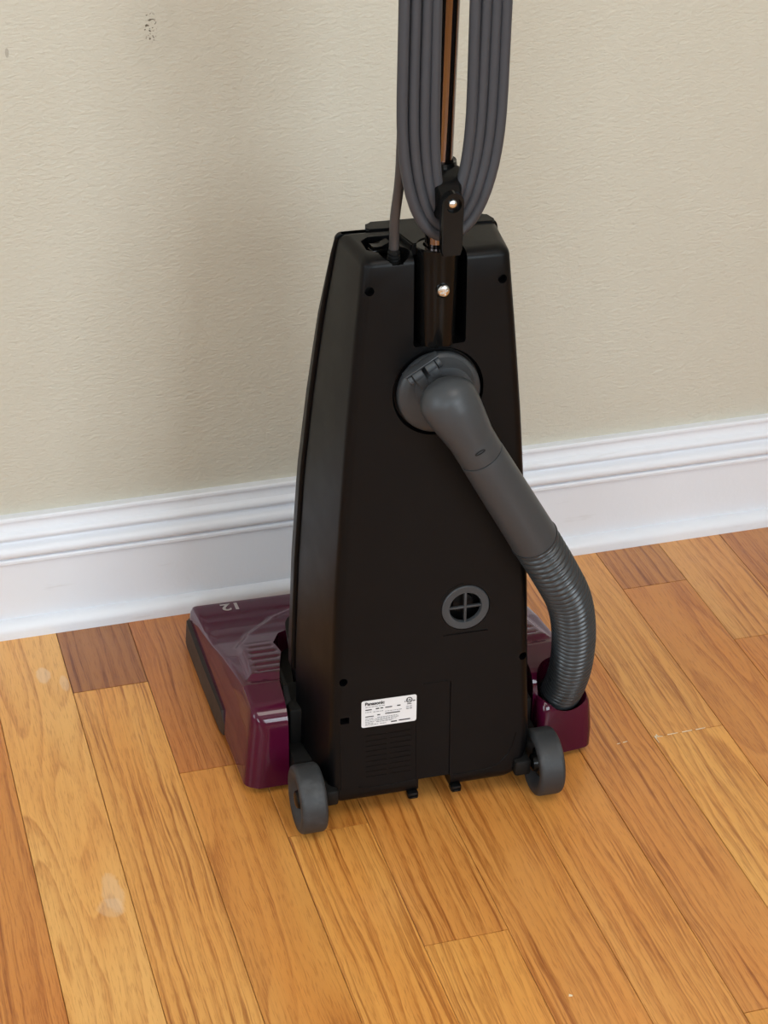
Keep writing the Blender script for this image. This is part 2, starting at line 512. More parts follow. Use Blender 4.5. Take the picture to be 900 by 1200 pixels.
bm = bmesh.new(); add_box(bm, RX0-0.1, RX1+0.1, RY0-0.1, 0.15, RZ, RZ+0.08)
struct(obj('ceiling', bm, 'ceiling', smooth=False))

def window(idx, side, c, z0, z1, w):
    b = bmesh.new(); fr = 0.05
    def bar(p, q, za, zb, d0, d1):
        if side == 'rear': add_box(b, p, q, RY0-d1, RY0-d0, za, zb)
        else: add_box(b, RX0-d1, RX0-d0, p, q, za, zb)
    bar(c-w/2, c-w/2+fr, z0, z1, -0.015, 0.045); bar(c+w/2-fr, c+w/2, z0, z1, -0.015, 0.045)
    bar(c-w/2+fr, c+w/2-fr, z0, z0+fr, -0.015, 0.045); bar(c-w/2+fr, c+w/2-fr, z1-fr, z1, -0.015, 0.045)
    zm = (z0+z1)/2
    bar(c-w/2+fr, c+w/2-fr, zm-0.025, zm+0.025, 0.0, 0.04)
    bar(c-0.012, c+0.012, z0+fr, zm-0.025, 0.005, 0.03); bar(c-0.012, c+0.012, zm+0.025, z1-fr, 0.005, 0.03)
    return struct(obj('window_%d' % idx, b, 'window_white', smooth=False))
for i, (sd, c, z0, z1, w) in enumerate(WINS): window(i+1, sd, c, z0, z1, w)

# ---- baseboard with its cap moulding and shoe moulding
def profile_run(name, prof, parent=None):
    b = bmesh.new()
    add_loft(b, [[(RX0, y, z) for y, z in prof], [(RX1, y, z) for y, z in prof]])
    return obj(name, b, 'trim', parent, angle=28)
bb = struct(profile_run('baseboard_back', [(0.030, 0.0), (0.0140, 0.0), (0.0140, 0.0925), (0.030, 0.0925)]))
def arc(cy, cz, r, a0, a1, n, sy=1.0):
    return [(cy+sy*r*cos(radians(a0+(a1-a0)*k/n)), cz+r*sin(radians(a0+(a1-a0)*k/n))) for k in range(n+1)]
cap = [(0.030, 0.0925), (0.0105, 0.0925), (0.0098, 0.0935), (0.0098, 0.0965), (0.0108, 0.0980), (0.0128, 0.0990)]
cap += arc(0.0150, 0.1068, 0.0078, 262, 100, 10)            # large round
cap += [(0.0168, 0.1160), (0.0176, 0.1178), (0.0172, 0.1192)]
cap += arc(0.0178, 0.1246, 0.0050, 250, 110, 8)             # small bead
cap += [(0.0182, 0.1310), (0.0195, 0.1345), (0.0202, 0.1375), (0.0200, 0.1400), (0.0185, 0.1425), (0.0188, 0.1450), (0.0205, 0.1463), (0.030, 0.1465)]
profile_run('cap_moulding', cap, bb)
shoe = [(0.0140, 0.0), (0.0006, 0.0)] + [(0.0006+0.0128*(1-cos(radians(a))), 0.0075+0.0118*sin(radians(a))) for a in range(0, 91, 10)] + [(0.0140, 0.0193)]
profile_run('shoe_moulding', shoe, bb)

# ================================================================== the vacuum cleaner
vac = bpy.data.objects.new('upright_vacuum', None); COL.objects.link(vac)
vac.location = (0.3935, -0.4184, 0); vac.rotation_euler = (0, 0, radians(-1.5))
vac.empty_display_size = 0.1
vac['label'] = 'black upright vacuum cleaner seen from behind with maroon nozzle, grey side hose and coiled cord'
vac['category'] = 'vacuum cleaner'

def yr(z): return 0.006 + 0.057*z       # the rear face leans a little towards the wall
def interp(tab, z):
    if z <= tab[0][0]: return tab[0][1]
    for (a, va), (b, vb) in zip(tab[:-1], tab[1:]):
        if z <= b: return va+(vb-va)*(z-a)/(b-a)
    return tab[-1][1]
A_T = [(0.02, 0.100), (0.05, 0.1035), (0.13, 0.0995), (0.24, 0.0955), (0.33, 0.0895), (0.42, 0.083), (0.50, 0.0755), (0.57, 0.0685), (0.60, 0.0655)]
B_T = [(0.02, 0.118), (0.15, 0.1165), (0.25, 0.112), (0.34, 0.1055), (0.43, 0.0965), (0.51, 0.0865), (0.57, 0.0765), (0.60, 0.0720)]
CX = 0.003
def DP(z): return interp([(0.13, 0.092), (0.35, 0.087), (0.50, 0.075), (0.60, 0.066)], z)
def body_ring(z, ins=0.0, d0=0.0, d1=None, grow=0.0, rr=0.010, zz=None, rins=None):
    d1 = DP(z) if d1 is None else d1
    a = interp(A_T, z)-ins+grow; b = interp(B_T, z)-ins+grow
    rins = ins if rins is None else rins
    y0 = yr(z)+d0+rins; y1 = yr(z)+d1-ins
    t = d0/0.092
    aa = a+(b-a)*t; bb_ = b
    rs = 0.016*max(0.0, 1-(z-0.022)/0.045)**2
    P2 = round_poly([(CX-aa, y0), (CX+aa-rs, y0), (CX+bb_-rs, y1), (CX-bb_, y1)], [rr, rr, 0.004, 0.004], 6)
    zv = z if zz is None else zz
    return [(x, y, zv) for x, y in P2]
ZT = 0.590
bm = bmesh.new()
rings = [body_ring(0.022, 0.006), body_ring(0.0245, 0.0025), body_ring(0.029, 0.0), body_ring(0.034), body_ring(0.040), body_ring(0.048), body_ring(0.058)]
z = 0.07
while z < ZT-0.012:
    rings.append(body_ring(z)); z += 0.03
for k in range(0, 6):
    a = k/5*pi/2; r = 0.008
    rings.append(body_ring(ZT-r+r*sin(a), r*(1-cos(a)), rins=1.4*r*(1-cos(a))))
add_loft(bm, rings)
body = obj('rear_housing', bm, 'black_satin', vac)

def tilt(x, z, dy=0.0):
    """frame on the rear face: local x = right, local y = up the face, local z = out of the face"""
    zx = Vector((1, 0, 0)); upv = Vector((0, 0.057, 1)).normalized(); nz = zx.cross(upv)   # (0,-1,.057)
    mt = Matrix((zx, upv, nz)).transposed().to_4x4()
    mt.translation = Vector((x, yr(z)+dy, z))
    return mt
def cut_cyl(x, z, r, depth, seg=32, r2=None):
    b = bmesh.new(); add_lathe(b, [(0, -depth), (r2 or r, -depth), (r, 0.0), (r, 0.01), (0, 0.01)], seg, tilt(x, z)); return b
def cut_box(x0, x1, z0, z1, depth, r=0.0015, out=0.01):
    zc = (z0+z1)/2; xc = (x0+x1)/2; b = bmesh.new()
    pr = rrect(x0-xc, x1-xc, z0-zc, z1-zc, r, 3)
    rg = add_loft(b, [[(x, y, -depth) for x, y in pr], [(x, y, out) for x, y in pr]])
    bmesh.ops.transform(b, matrix=tilt(xc, zc), verts=b.verts); return b

cut = []
# channel that takes the handle socket
b = bmesh.new(); pr = rrect(-0.0240, 0.0250, -0.045, 0.08, 0.003, 4)
add_loft(b, [[(x*0.93, y, -0.030) for x, y in pr], [(x, y, 0.004) for x, y in pr], [(x*1.02, y, 0.03) for x, y in pr]])
bmesh.ops.transform(b, matrix=tilt(0.005, 0.549), verts=b.verts); cut.append(b)
cut.append(cut_cyl(0.0048, 0.459, 0.0430, 0.0050, 56, 0.0405))        # hose inlet recess
cut.append(cut_cyl(0.0355, 0.2290, 0.0245, 0.014, 48))               # vent recess
for x, zz in ((-0.0860, 0.164), (-0.0590, 0.561), (0.0630, 0.561), (0.0960, 0.1645)):
    cut.append(cut_cyl(x, zz, 0.0042, 0.012, 20))
cut.append(cut_box(-0.0895, -0.0805, 0.1165, 0.1235, 0.010, 0.0008))
cut.append(cut_box(-0.0100, 0.0225, 0.010, 0.148, 0.0016, 0.001))    # shallow centre channel
cut.append(cut_box(-0.0095, 0.0235, 0.000, 0.0370, 0.05, 0.001))     # bottom notch
cut.append(cut_box(0.0155, 0.0580, 0.2005, 0.2015, 0.0008, 0.0003))
b = bmesh.new()                                                     # faint exhaust slots under the label
for r_ in range(9):
    for c_ in range(2):
        x0 = -0.0640+c_*0.0245; zc = 0.051+r_*0.006
        add_box(b, x0, x0+0.0215, -0.004, 0.0003, -0.0007, 0.0007, mat=Matrix.Translation((0, yr(zc), zc)))
cut.append(b)
for x in (-0.0900, -0.0128):
    cut.append(cut_box(x-0.0004, x+0.0004, 0.040, 0.098 if x < -0.05 else 0.105, 0.0007, 0.0002))
# pocket for the switch and the strain relief in the top of the housing
b = bmesh.new(); pr = [(-0.0560, 0.062), (-0.0455, 0.052), (-0.0250, 0.052), (-0.0250, 0.0900), (-0.0480, 0.0900), (-0.0560, 0.082)]
add_loft(b, [[(x, y, ZT-0.011) for x, y in pr], [(x, y, ZT+0.01) for x, y in pr]]); cut.append(b)
b = bmesh.new(); add_lathe(b, [(0, -0.016), (0.0105, -0.016), (0.0135, -0.004), (0.0150, 0.01), (0, 0.01)], 24, Matrix.Translation((-0.0335, 0.0520, ZT))); cut.append(b)
b = bmesh.new(); pr = [(-0.0385, 0.0), (-0.0285, 0.0), (-0.0285, 0.05), (-0.0385, 0.05)]
add_loft(b, [[(x, y, ZT-0.007) for x, y in pr], [(x*1.0+(-0.004 if x < -0.034 else 0.004), y, ZT+0.01) for x, y in pr]]); cut.append(b)
apply_bool(body, cut)

# raised panel line around the lower rear face (the big rounded lower panel)
pts = []
zz = lambda z, x, d=0.0002: Vector((x, yr(z)-d, z))
path = [(-0.0720, 0.0400), (-0.0600, 0.0370), (-0.0350, 0.0370), (-0.0130, 0.0380)]
bead = lambda pts_, r_, nm: (lambda b_: (add_sweep(b_, pts_, r_, 6), obj(nm, b_, 'black_satin', vac)))(bmesh.new())
bead(catmull([zz(b_, a_) for a_, b_ in path], 0.004), 0.0006, 'panel_bead')
path = [(0.0260, 0.0370), (0.0600, 0.0375), (0.0740, 0.0420), (0.0860, 0.0560), (0.0915, 0.0760)]
bead(catmull([zz(b_, a_) for a_, b_ in path], 0.004), 0.0006, 'panel_bead')
bead([zz(0.1492, -0.0065), zz(0.1492, 0.0195)], 0.0005, 'panel_bead')
bead([zz(0.2003, 0.0130), zz(0.2003, 0.0590)], 0.0006, 'vent_bead')
bead([zz(0.2292+0.0268*sin(radians(95+k*8)), 0.0352+0.0262*cos(radians(95+k*8))) for k in range(9)], 0.0005, 'vent_bead')
# clips at the bottom edge
for x in (-0.0160, 0.0290):
    bm = bmesh.new(); add_box(bm, x-0.0055, x+0.0055, yr(0.02)-0.003, yr(0.02)+0.006, 0.0185, 0.0245, 0.0008)
    add_box(bm, x-0.0045, x+0.0045, yr(0.02)-0.0042, yr(0.02)-0.003, 0.0185, 0.0205, 0.0004)
    obj('bottom_clip', bm, 'black_gloss', vac)
bm = bmesh.new(); add_box(bm, -0.0085, 0.0225, yr(0.04)+0.004, yr(0.04)+0.010, 0.036, 0.0395, 0.0006)
obj('latch_plate', bm, 'grey_tab', vac)

# ---- front housing: the black rim seen past the left edge and above the top, and the bag cover beyond
bm = bmesh.new(); rings = []
def front_ring(z, d0, d1, g, ins=0.0, zz=None, skew=0.0):
    b_ = interp(B_T, min(z, 0.588))+g-ins
    y0 = yr(min(z, 0.592))+d0+ins*0.3; y1 = yr(min(z, 0.592))+d1-ins
    bl = b_*0.62 if skew > 0 else b_*0.72; br_ = b_*0.85 if skew > 0 else b_*0.72
    ym = y0+(y1-y0)*0.30
    P2 = round_poly([(CX-b_, y0), (CX+b_, y0), (CX+b_, ym), (CX+br_, y1), (CX-bl, y1), (CX-b_, ym)], [0.002, 0.002, 0.004, 0.006, 0.006, 0.004], 5)
    return [(x, y, z if zz is None else zz) for x, y in P2]
dep = lambda z: interp([(0.12, 0.15), (0.40, 0.14), (0.50, 0.128), (0.56, 0.118), (0.592, 0.113)], z)
dep = lambda z: DP(z)+interp([(0.12, 0.05), (0.35, 0.045), (0.50, 0.030), (0.56, 0.016), (0.592, 0.008)], z)
D0 = lambda z: DP(z)+0.0005
rings = [front_ring(0.12, D0(0.12), 0.14, 0.0030, 0.004), front_ring(0.126, D0(0.126), 0.142, 0.0030)]
z = 0.15
while z < 0.578:
    rings.append(front_ring(z, D0(z), dep(z), 0.0028)); z += 0.02
for k in range(6):
    a = k/5*pi/2; r = 0.006
    rings.append(front_ring(0.588, D0(0.588), dep(0.588), 0.0026, r*(1-cos(a)), 0.5825+r*sin(a)))
add_loft(bm, rings)
obj('front_housing', bm, 'black_satin', vac)
# lower neck of the body going down into the nozzle
bm = bmesh.new()
add_loft(bm, [[(x, y, zv) for x, y in round_poly([(CX-w, 0.100), (CX+w, 0.100), (CX+w*0.92, 0.205), (CX-w*0.92, 0.205)], [0.01, 0.01, 0.03, 0.03], 5)] for zv, w in ((0.030, 0.105), (0.07, 0.110), (0.125, 0.1165))])
obj('neck', bm, 'black_satin', vac)

bm = bmesh.new()
pr = round_poly([(-0.046, 0.1035), (0.0755, 0.0985), (0.070, 0.118), (-0.042, 0.120)], [0.003, 0.003, 0.006, 0.006], 4)
add_loft(bm, [[(x, y, zv) for x, y in pr] for zv in (0.565, 0.5915)])
bmesh.ops.bevel(bm, geom=[e for e in bm.edges if all(v.co.z > 0.585 for v in e.verts)], offset=0.002, segments=3, affect='EDGES')
obj('bag_cover_rim', bm, 'black_satin', vac)

# ---- raised saddle on the top, left of the socket
bm = bmesh.new()
bot = [(-0.0180, 0.050), (0.0300, 0.050), (0.0300, 0.103), (-0.0190, 0.103)]
top_ = [(-0.0160, 0.056), (0.0280, 0.056), (0.0280, 0.102), (-0.0260, 0.102)]
add_loft(bm, [[(x-0.003 if x < 0 else x, y, ZT-0.004) for x, y in bot], [(x, y, ZT+0.0045) for x, y in top_]])
bmesh.ops.bevel(bm, geom=bm.edges[:], offset=0.0012, segments=2, affect='EDGES')
o = obj('top_saddle', bm, 'black_satin', vac)
b = bmesh.new(); add_lathe(b, [(0, -0.05), (0.0185, -0.05), (0.0185, 0.05), (0, 0.05)], 32, Matrix.Translation((0.0050, 0.050, ZT)))
apply_bool(o, [b])

# ---- rocker switch in the pocket
bm = bmesh.new()
add_box(bm, -0.0105, 0.0105, -0.0065, 0.0065, -0.004, 0.001, 0.001)
sw = obj('power_switch', bm, 'black_gloss', vac, loc=(-0.0400, 0.0775, ZT-0.0060), rot=(0, 0, radians(10)))
bm = bmesh.new()
pr = [(-0.0085, 0.0), (0.0085, 0.0), (0.0085, 0.0055), (0.0, 0.0020), (-0.0085, 0.0030)]
add_loft(bm, [[(x, -0.0048, z_) for x, z_ in pr], [(x, 0.0048, z_) for x, z_ in pr]])
bmesh.ops.bevel(bm, geom=bm.edges[:], offset=0.0005, segments=2, affect='EDGES')
obj('rocker', bm, 'black_gloss', sw, loc=(0, 0, 0.001))

# ---- handle socket, chrome tube
bm = bmesh.new()
R0 = Matrix.Translation((0.0050, yr(0.545)+0.0085, 0.503)) @ Matrix.Rotation(radians(-3.2), 4, 'X')
add_lathe(bm, [(0, 0), (0.0165, 0), (0.0172, 0.002), (0.0190, 0.088), (0.0190, 0.0905), (0.0182, 0.0915), (0.0125, 0.0915), (0.0125, 0.080), (0, 0.080)], 48, R0)
sock = obj('handle_socket', bm, 'black_gloss', vac, angle=40)
b = bmesh.new(); Ms = Matrix.Translation((0.0058, 0.0105, 0.5590)) @ Matrix.Rotation(radians(90), 4, 'X')
add_lathe(b, [(0, -0.0225), (0.0072, -0.0225), (0.0072, 0.05), (0, 0.05)], 28, Ms)
apply_bool(sock, [b])
bm = bmesh.new()
Ms = Matrix.Translation((0.0058, 0.0300, 0.5590)) @ Matrix.Rotation(radians(90), 4, 'X')
add_lathe(bm, [(0, -0.004), (0.0056, -0.004), (0.0056, 0.0012), (0.0048, 0.0024), (0.003, 0.0031), (0, 0.0033)], 24, Ms)
scr = obj('socket_screw', bm, 'steel', sock)
cs = []
for a in (20, 110):
    b = bmesh.new(); add_box(b, -0.0036, 0.0036, -0.0007, 0.0007, 0.0018, 0.01, mat=Ms @ Matrix.Rotation(radians(a), 4, 'Z')); cs.append(b)
apply_bool(scr, cs)

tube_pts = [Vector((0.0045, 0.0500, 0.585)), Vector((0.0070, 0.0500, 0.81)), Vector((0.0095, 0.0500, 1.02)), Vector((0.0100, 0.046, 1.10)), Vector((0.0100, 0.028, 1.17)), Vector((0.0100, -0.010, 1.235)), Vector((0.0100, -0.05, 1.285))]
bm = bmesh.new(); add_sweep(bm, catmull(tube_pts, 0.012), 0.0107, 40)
tube = obj('handle_tube', bm, 'darkened_chrome', vac, angle=60)
bm = bmesh.new(); gp = catmull(tube_pts[-2:] + [Vector((0.010, -0.095, 1.325))], 0.008)
add_sweep(bm, gp, [0.0135+0.0022*sin(i*0.9) for i in range(len(gp))], 24)
obj('hand_grip', bm, 'black_matte', vac)

# ---- cord hooks: a clamp on the tube and an arm in front that carries the loops
def cord_hook(cx, cz, flip):
    s = -1 if flip else 1
    bm = bmesh.new()
    cy = 0.050
    # clamp: flared saddle round the tube
    prof = [(0.0112, 0.012), (0.0138, 0.013), (0.0150, 0.006), (0.0180, -0.006), (0.0185, -0.020), (0.0165, -0.030), (0.0112, -0.031)]
    add_lathe(bm, [(r_, h*s) for r_, h in prof], 28, Matrix.Translation((cx, cy, cz)), closed_prof=True)
    hk = obj('cord_hook', bm, 'black_gloss', vac)
    bm = bmesh.new()
    # bridge under the loops, running from clamp to arm
    secs = []
    for y_, w_, z0_, z1_ in ((0.040, 0.0165, -0.030, 0.010), (0.026, 0.0130, -0.030, 0.006), (0.015, 0.0100, -0.028, -0.002), (0.006, 0.0092, -0.026, -0.010)):
        pr = rrect(-w_, w_, min(s*z0_, s*z1_), max(s*z0_, s*z1_), 0.004, 4)
        secs.append([(cx-0.001+x, y_, cz+z_) for x, z_ in pr])
    add_loft(bm, secs)
    obj('bridge', bm, 'black_gloss', hk)
    bm = bmesh.new()
    # arm: long tongue with a round end
    out = []
    for k in range(13):
        a = pi*k/12; out.append((0.0096*cos(a), -0.0085+0.0096*sin(a)))
    out += [(-0.0094, -0.050), (-0.0080, -0.0555), (0.0080, -0.0555), (0.0094, -0.050)]
    def pl(y_, k_=1.0): return [(cx-0.0022+x*k_, y_, cz+s*(z_*1.0)) for x, z_ in out]
    add_loft(bm, [pl(0.0085), pl(0.0020), pl(0.0004, 0.90)])
    arm = obj('hook_arm', bm, 'black_gloss', hk)
    Mr = Matrix.Translation((cx-0.0022, 0.0012, cz-s*0.0095)) @ Matrix.Rotation(radians(90), 4, 'X')
    b = bmesh.new(); add_lathe(b, [(0, -0.003), (0.0068, -0.003), (0.0074, 0.01), (0, 0.01)], 28, Mr)
    apply_bool(arm, [b])
    bm = bmesh.new(); add_lathe(bm, [(0, -0.003), (0.0036, -0.003), (0.0036, -0.0012), (0.0024, -0.0004), (0, -0.0001)], 20, Mr)
    obj('hook_screw', bm, 'steel', hk)
    return hk
cord_hook(0.0055, 0.6600, False)
cord_hook(0.0088, 1.085, True)

# ---- power cord: one cord wound round both hooks
cr = 0.0049
LEFT = [-0.0375, -0.0275, -0.0178, -0.0090, -0.0340]
RIGHT = [0.0500, 0.0415, 0.0325, 0.0240, 0.0470]
BOT = [0.6120, 0.6210, 0.6305, 0.6400, 0.6180]
DEP = [0.0240, 0.0250, 0.0255, 0.0250, 0.0345]
ZB, ZU = 0.735, 1.02
def half_u(hl, hr, zc, ze, n, up_, p=2.15):
    """from the left leg round to the right leg"""
    c = 0.0048+0.0015*(1 if up_ else 0); out = []
    for k in range(n+1):
        a = pi*k/n
        cxx = cos(a); sxx = sin(a)
        hw = (c-hl) if cxx > 0 else (hr-c)
        x = c - math.copysign(abs(cxx)**(2/p), cxx)*hw
        z_ = zc + (ze-zc)*abs(sxx)**(2/p)
        out.append((x, z_))
    return out
pts = [Vector((LEFT[0]+0.0002, DEP[0]-0.0005, ZU+0.06-0.04*k)) for k in range(9)]
n_loops = 5
crd = random.Random(3)
for i in range(n_loops):
    l, r_ = LEFT[i], RIGHT[i]
    nl, nr = (LEFT[i+1], RIGHT[i+1]) if i < n_loops-1 else (l, r_)
    d = DEP[i]; nd = DEP[i+1] if i < n_loops-1 else d
    w1 = crd.uniform(-0.0012, 0.0012); w2 = crd.uniform(-0.0012, 0.0012)
    for x, z_ in half_u(l, r_, ZB, BOT[i], 26, False): pts.append(Vector((x, d, z_)))
    for k in range(1, 8): 
        t = k/8; pts.append(Vector((r_+0.0012*(1 if i < 1 else 0.4)*t+w1*sin(pi*t), d+0.0006*sin(2*pi*t), ZB+(ZU-ZB)*t)))
    up_l = half_u(nl, r_, ZU, 1.135-(BOT[i]-0.612)*0.9, 26, True)
    for q_, (x, z_) in enumerate(reversed(up_l)): pts.append(Vector((x, d+(0.010*sin(pi*q_/26) if i == 0 else 0), z_)))
    for k in range(1, 8):
        if i == n_loops-1: break
        t = k/8; pts.append(Vector((nl+w2*sin(pi*t), d+(nd-d)*t, ZU-(ZU-ZB)*t)))
def smooth_path(P, it):
    for _ in range(it):
        P = [P[0]] + [(P[i-1]+P[i]*2+P[i+1])/4 for i in range(1, len(P)-1)] + [P[-1]]
    return P
pts = smooth_path(pts, 2)
rs, LT = resample(pts, 900)
bm = bmesh.new(); add_sweep(bm, rs, cr, 12)
cord = obj('power_cord', bm, 'cord', vac, angle=60)
lead = catmull([(-0.0335, 0.0540, 0.5790), (-0.0335, 0.0530, 0.600), (-0.0345, 0.0480, 0.625), (-0.0335, 0.0400, 0.660), (-0.0330, 0.0375, 0.70), (-0.0320, 0.0370, 0.80), (-0.0300, 0.0370, 0.95), (-0.0270, 0.0370, 1.04)], 0.006)
bm = bmesh.new(); add_sweep(bm, lead, 0.0044, 12)
obj('cord_lead', bm, 'lead', cord, angle=60)
bm = bmesh.new()
prf = [(0, -0.0005), (0.0088, -0.0005), (0.0088, 0.003), (0.0068, 0.0045)]
for k in range(4): prf += [(0.0062-k*0.0003, 0.0050+k*0.0028), (0.0062-k*0.0003, 0.0066+k*0.0028), (0.0052-k*0.0002, 0.0070+k*0.0028)]
prf += [(0.0046, 0.018), (0, 0.018)]
add_lathe(bm, prf, 20, Matrix.Translation((-0.0335, 0.0535, ZT-0.0155)))
obj('strain_relief', bm, 'black_matte', cord)

# ---- hose: swivel disc, elbow, straight pipe, corrugated hose
hose = bpy.data.objects.new('suction_hose', None); COL.objects.link(hose); hose.parent = vac
bm = bmesh.new()
MD = tilt(0.0048, 0.459)
add_lathe(bm, [(0, -0.004), (0.0370, -0.004), (0.0388, -0.002), (0.0388, 0.0030), (0.0378, 0.0050), (0.0330, 0.0075), (0.0300, 0.0085), (0.0, 0.0090)], 64, MD)
disc = obj('swivel_disc', bm, 'dark_grey', hose, angle=50)
# elbow
el = [Vector((-0.0075, -0.003, 0.4900)), Vector((-0.0040, -0.0065, 0.4820)), Vector((0.0020, -0.0105, 0.4700)), Vector((0.0125, -0.0140, 0.4510)), Vector((0.0235, -0.0150, 0.4310)), Vector((0.0318, -0.0150, 0.4163))]
ep, EL = resample(catmull(el, 0.002), 40)
rad = []
for i in range(40):
    s = EL*i/39
    head = 0.0268*sqrt(max(0.0, 1-(1-min(s/0.024, 1))**2))
    body_r = interp([(0, 0.0268), (0.030, 0.0262), (0.050, 0.0232), (0.065, 0.0212), (0.1, 0.0208)], s)
    rad.append(max(0.002, min(head, body_r)))
bm = bmesh.new(); add_sweep(bm, ep, rad, 40, up=Vector((0, -1, 0)), flat=[(0.80+0.2*min(1, i/34), 1.0) for i in range(40)])
elb = obj('elbow', bm, 'dark_grey', hose, angle=50)
# flared skirt where the elbow meets the disc
bm = bmesh.new()
sk = [(0.0300, 0.0075), (0.0285, 0.0100), (0.0265, 0.0140), (0.0250, 0.0200)]
pr = lambda r_, h: [(r_*cos(a)*0.94, (r_*sin(a)) if sin(a) > 0 else r_*sin(a)*1.0, h) for a in [2*pi*k/40 for k in range(40)]]
add_loft(bm, [pr(r_, h) for r_, h in sk])
bmesh.ops.transform(bm, matrix=MD @ Matrix.Translation((0.0035, 0.0065, 0)) @ Matrix.Rotation(radians(28), 4, 'Z'), verts=bm.verts)
obj('elbow_skirt', bm, 'dark_grey', hose)
# little slot moulded in the elbow
ax = (el[-1]-el[-3]).normalized()
fz = Vector((0, -1, 0)); fz = (fz-ax*fz.dot(ax)).normalized(); sx = ax.cross(fz)
Mslot = Matrix((sx, ax, fz)).transposed().to_4x4(); Mslot.translation = el[-1]-ax*0.0150 + fz*0.0196
bm = bmesh.new(); rp = [(0.0048*cos(a) if abs(cos(a)) > 0.3 else 0.0048*cos(a), 0.0013*sin(a)) for a in [2*pi*k/20 for k in range(20)]]
lo = [Vector((x, y, 0.0022)) for x, y in rp]
add_sweep(bm, [Mslot @ v for v in lo], 0.0004, 6, closed=True)
obj('slot_mark', bm, 'black_matte', elb)
# hinge barrels at the disc's upper left
bm = bmesh.new()
hA = MD.inverted() @ Vector((-0.0290, 0.010, 0.4790)); hB = MD.inverted() @ Vector((0.0030, 0.010, 0.4985))
hd = (hB-hA); hd.z = 0; hl_ = hd.length; hd.normalize()
hp = Vector((-hd.y, hd.x, 0))
hc = (hA+hB)/2; hc.z = 0
MH = MD @ Matrix((( hd.x, hp.x, 0, hc.x), (hd.y, hp.y, 0, hc.y), (0, 0, 1, 0.0), (0, 0, 0, 1)))
MXc = lambda x0: MH @ Matrix.Translation((x0, 0.0, 0.0155)) @ Matrix.Rotation(radians(90), 4, 'Y')
for x0, x1, r_ in ((-0.0170, -0.0125, 0.0048), (-0.0118, -0.0018, 0.0054), (0.0018, 0.0118, 0.0054), (0.0125, 0.0170, 0.0048)):
    add_lathe(bm, [(0, 0), (r_-0.0006, 0), (r_, 0.0006), (r_, x1-x0-0.0006), (r_-0.0006, x1-x0), (0, x1-x0)], 20, MXc(x0))
hg = obj('hinge', bm, 'dark_grey', hose)
bm = bmesh.new()
add_box(bm, -0.0115, -0.0020, -0.0120, 0.0, 0.0140, 0.0205, 0.0012, mat=MH)
add_box(bm, 0.0020, 0.0115, -0.0120, 0.0, 0.0140, 0.0205, 0.0012, mat=MH)
add_box(bm, -0.0180, 0.0180, 0.0052, 0.0066, 0.0070, 0.0185, 0.0005, mat=MH)
obj('hinge_bracket', bm, 'dark_grey', hg)
# straight pipe
pA = el[-1]; pB = Vector((0.0905, -0.0130, 0.3150))
pd = (pB-pA).normalized()
bm = bmesh.new()
prs = [(0.0, 0.0200), (0.0008, 0.0200), (0.0010, 0.0210), (0.0025, 0.0213)]
Ltot = (pB-pA).length
prs += [(Ltot*k/10, 0.0213+0.0015*k/10) for k in range(1, 11)]
add_sweep(bm, [pA+pd*s for s, _ in prs], [r_ for _, r_ in prs], 40, up=Vector((0, -1, 0)))
obj('hose_pipe', bm, 'dark_grey', hose, angle=40)
# corrugated hose
hp_ = catmull([pB-pd*0.004, Vector((0.1165, -0.0050, 0.2690)), Vector((0.1375, 0.0090, 0.2270)), Vector((0.1520, 0.0270, 0.1780)), Vector((0.1600, 0.0460, 0.1290)), Vector((0.1635, 0.0650, 0.0900)), Vector((0.1640, 0.0800, 0.0640))], 0.003)
_, HL = resample(hp_, 10)
NR = 41; SP = 7
hh, HL = resample(hp_, NR*SP+1)
rad = []
shape = [0.0, 0.0, 0.0, 0.25, 1.0, 1.0, 0.25]
for i in range(NR*SP+1):
    f = i/(NR*SP)
    base = 0.0230-0.0016*f
    rad.append(base - 0.0031*(1-shape[i % SP]) + 0.0)
rad[0] = rad[1] = 0.0236
bm = bmesh.new(); add_sweep(bm, hh, rad, 60, up=Vector((0, -1, 0)))
obj('corrugated_hose', bm, 'hose', hose, angle=80)

# ---- vent grille in the lower right of the rear face
MV = tilt(0.0355, 0.2290, -0.0)
bm = bmesh.new()
add_lathe(bm, [(0.0158, -0.004), (0.0158, -0.0004), (0.0164, 0.0006), (0.0228, 0.0010), (0.0238, 0.0002), (0.0238, -0.004)], 56, MV, closed_prof=True)
vg = obj('vent_grille', bm, 'dark_grey', vac)
bm = bmesh.new()
add_box(bm, -0.0012, 0.0012, -0.0160, 0.0160, -0.0035, -0.0003, 0.0003, mat=MV)
add_box(bm, -0.0160, 0.0160, -0.0011, 0.0011, -0.0035, -0.0006, 0.0003, mat=MV)
obj('cross_bar', bm, 'dark_grey', vg)
bm = bmesh.new()
add_lathe(bm, [(0, -0.0138), (0.0155, -0.0138), (0.0155, -0.0128), (0.011, -0.0125), (0.010, -0.0090), (0.006, -0.0085), (0, -0.0085)], 32, MV)
obj('valve', bm, 'black_satin', vg)

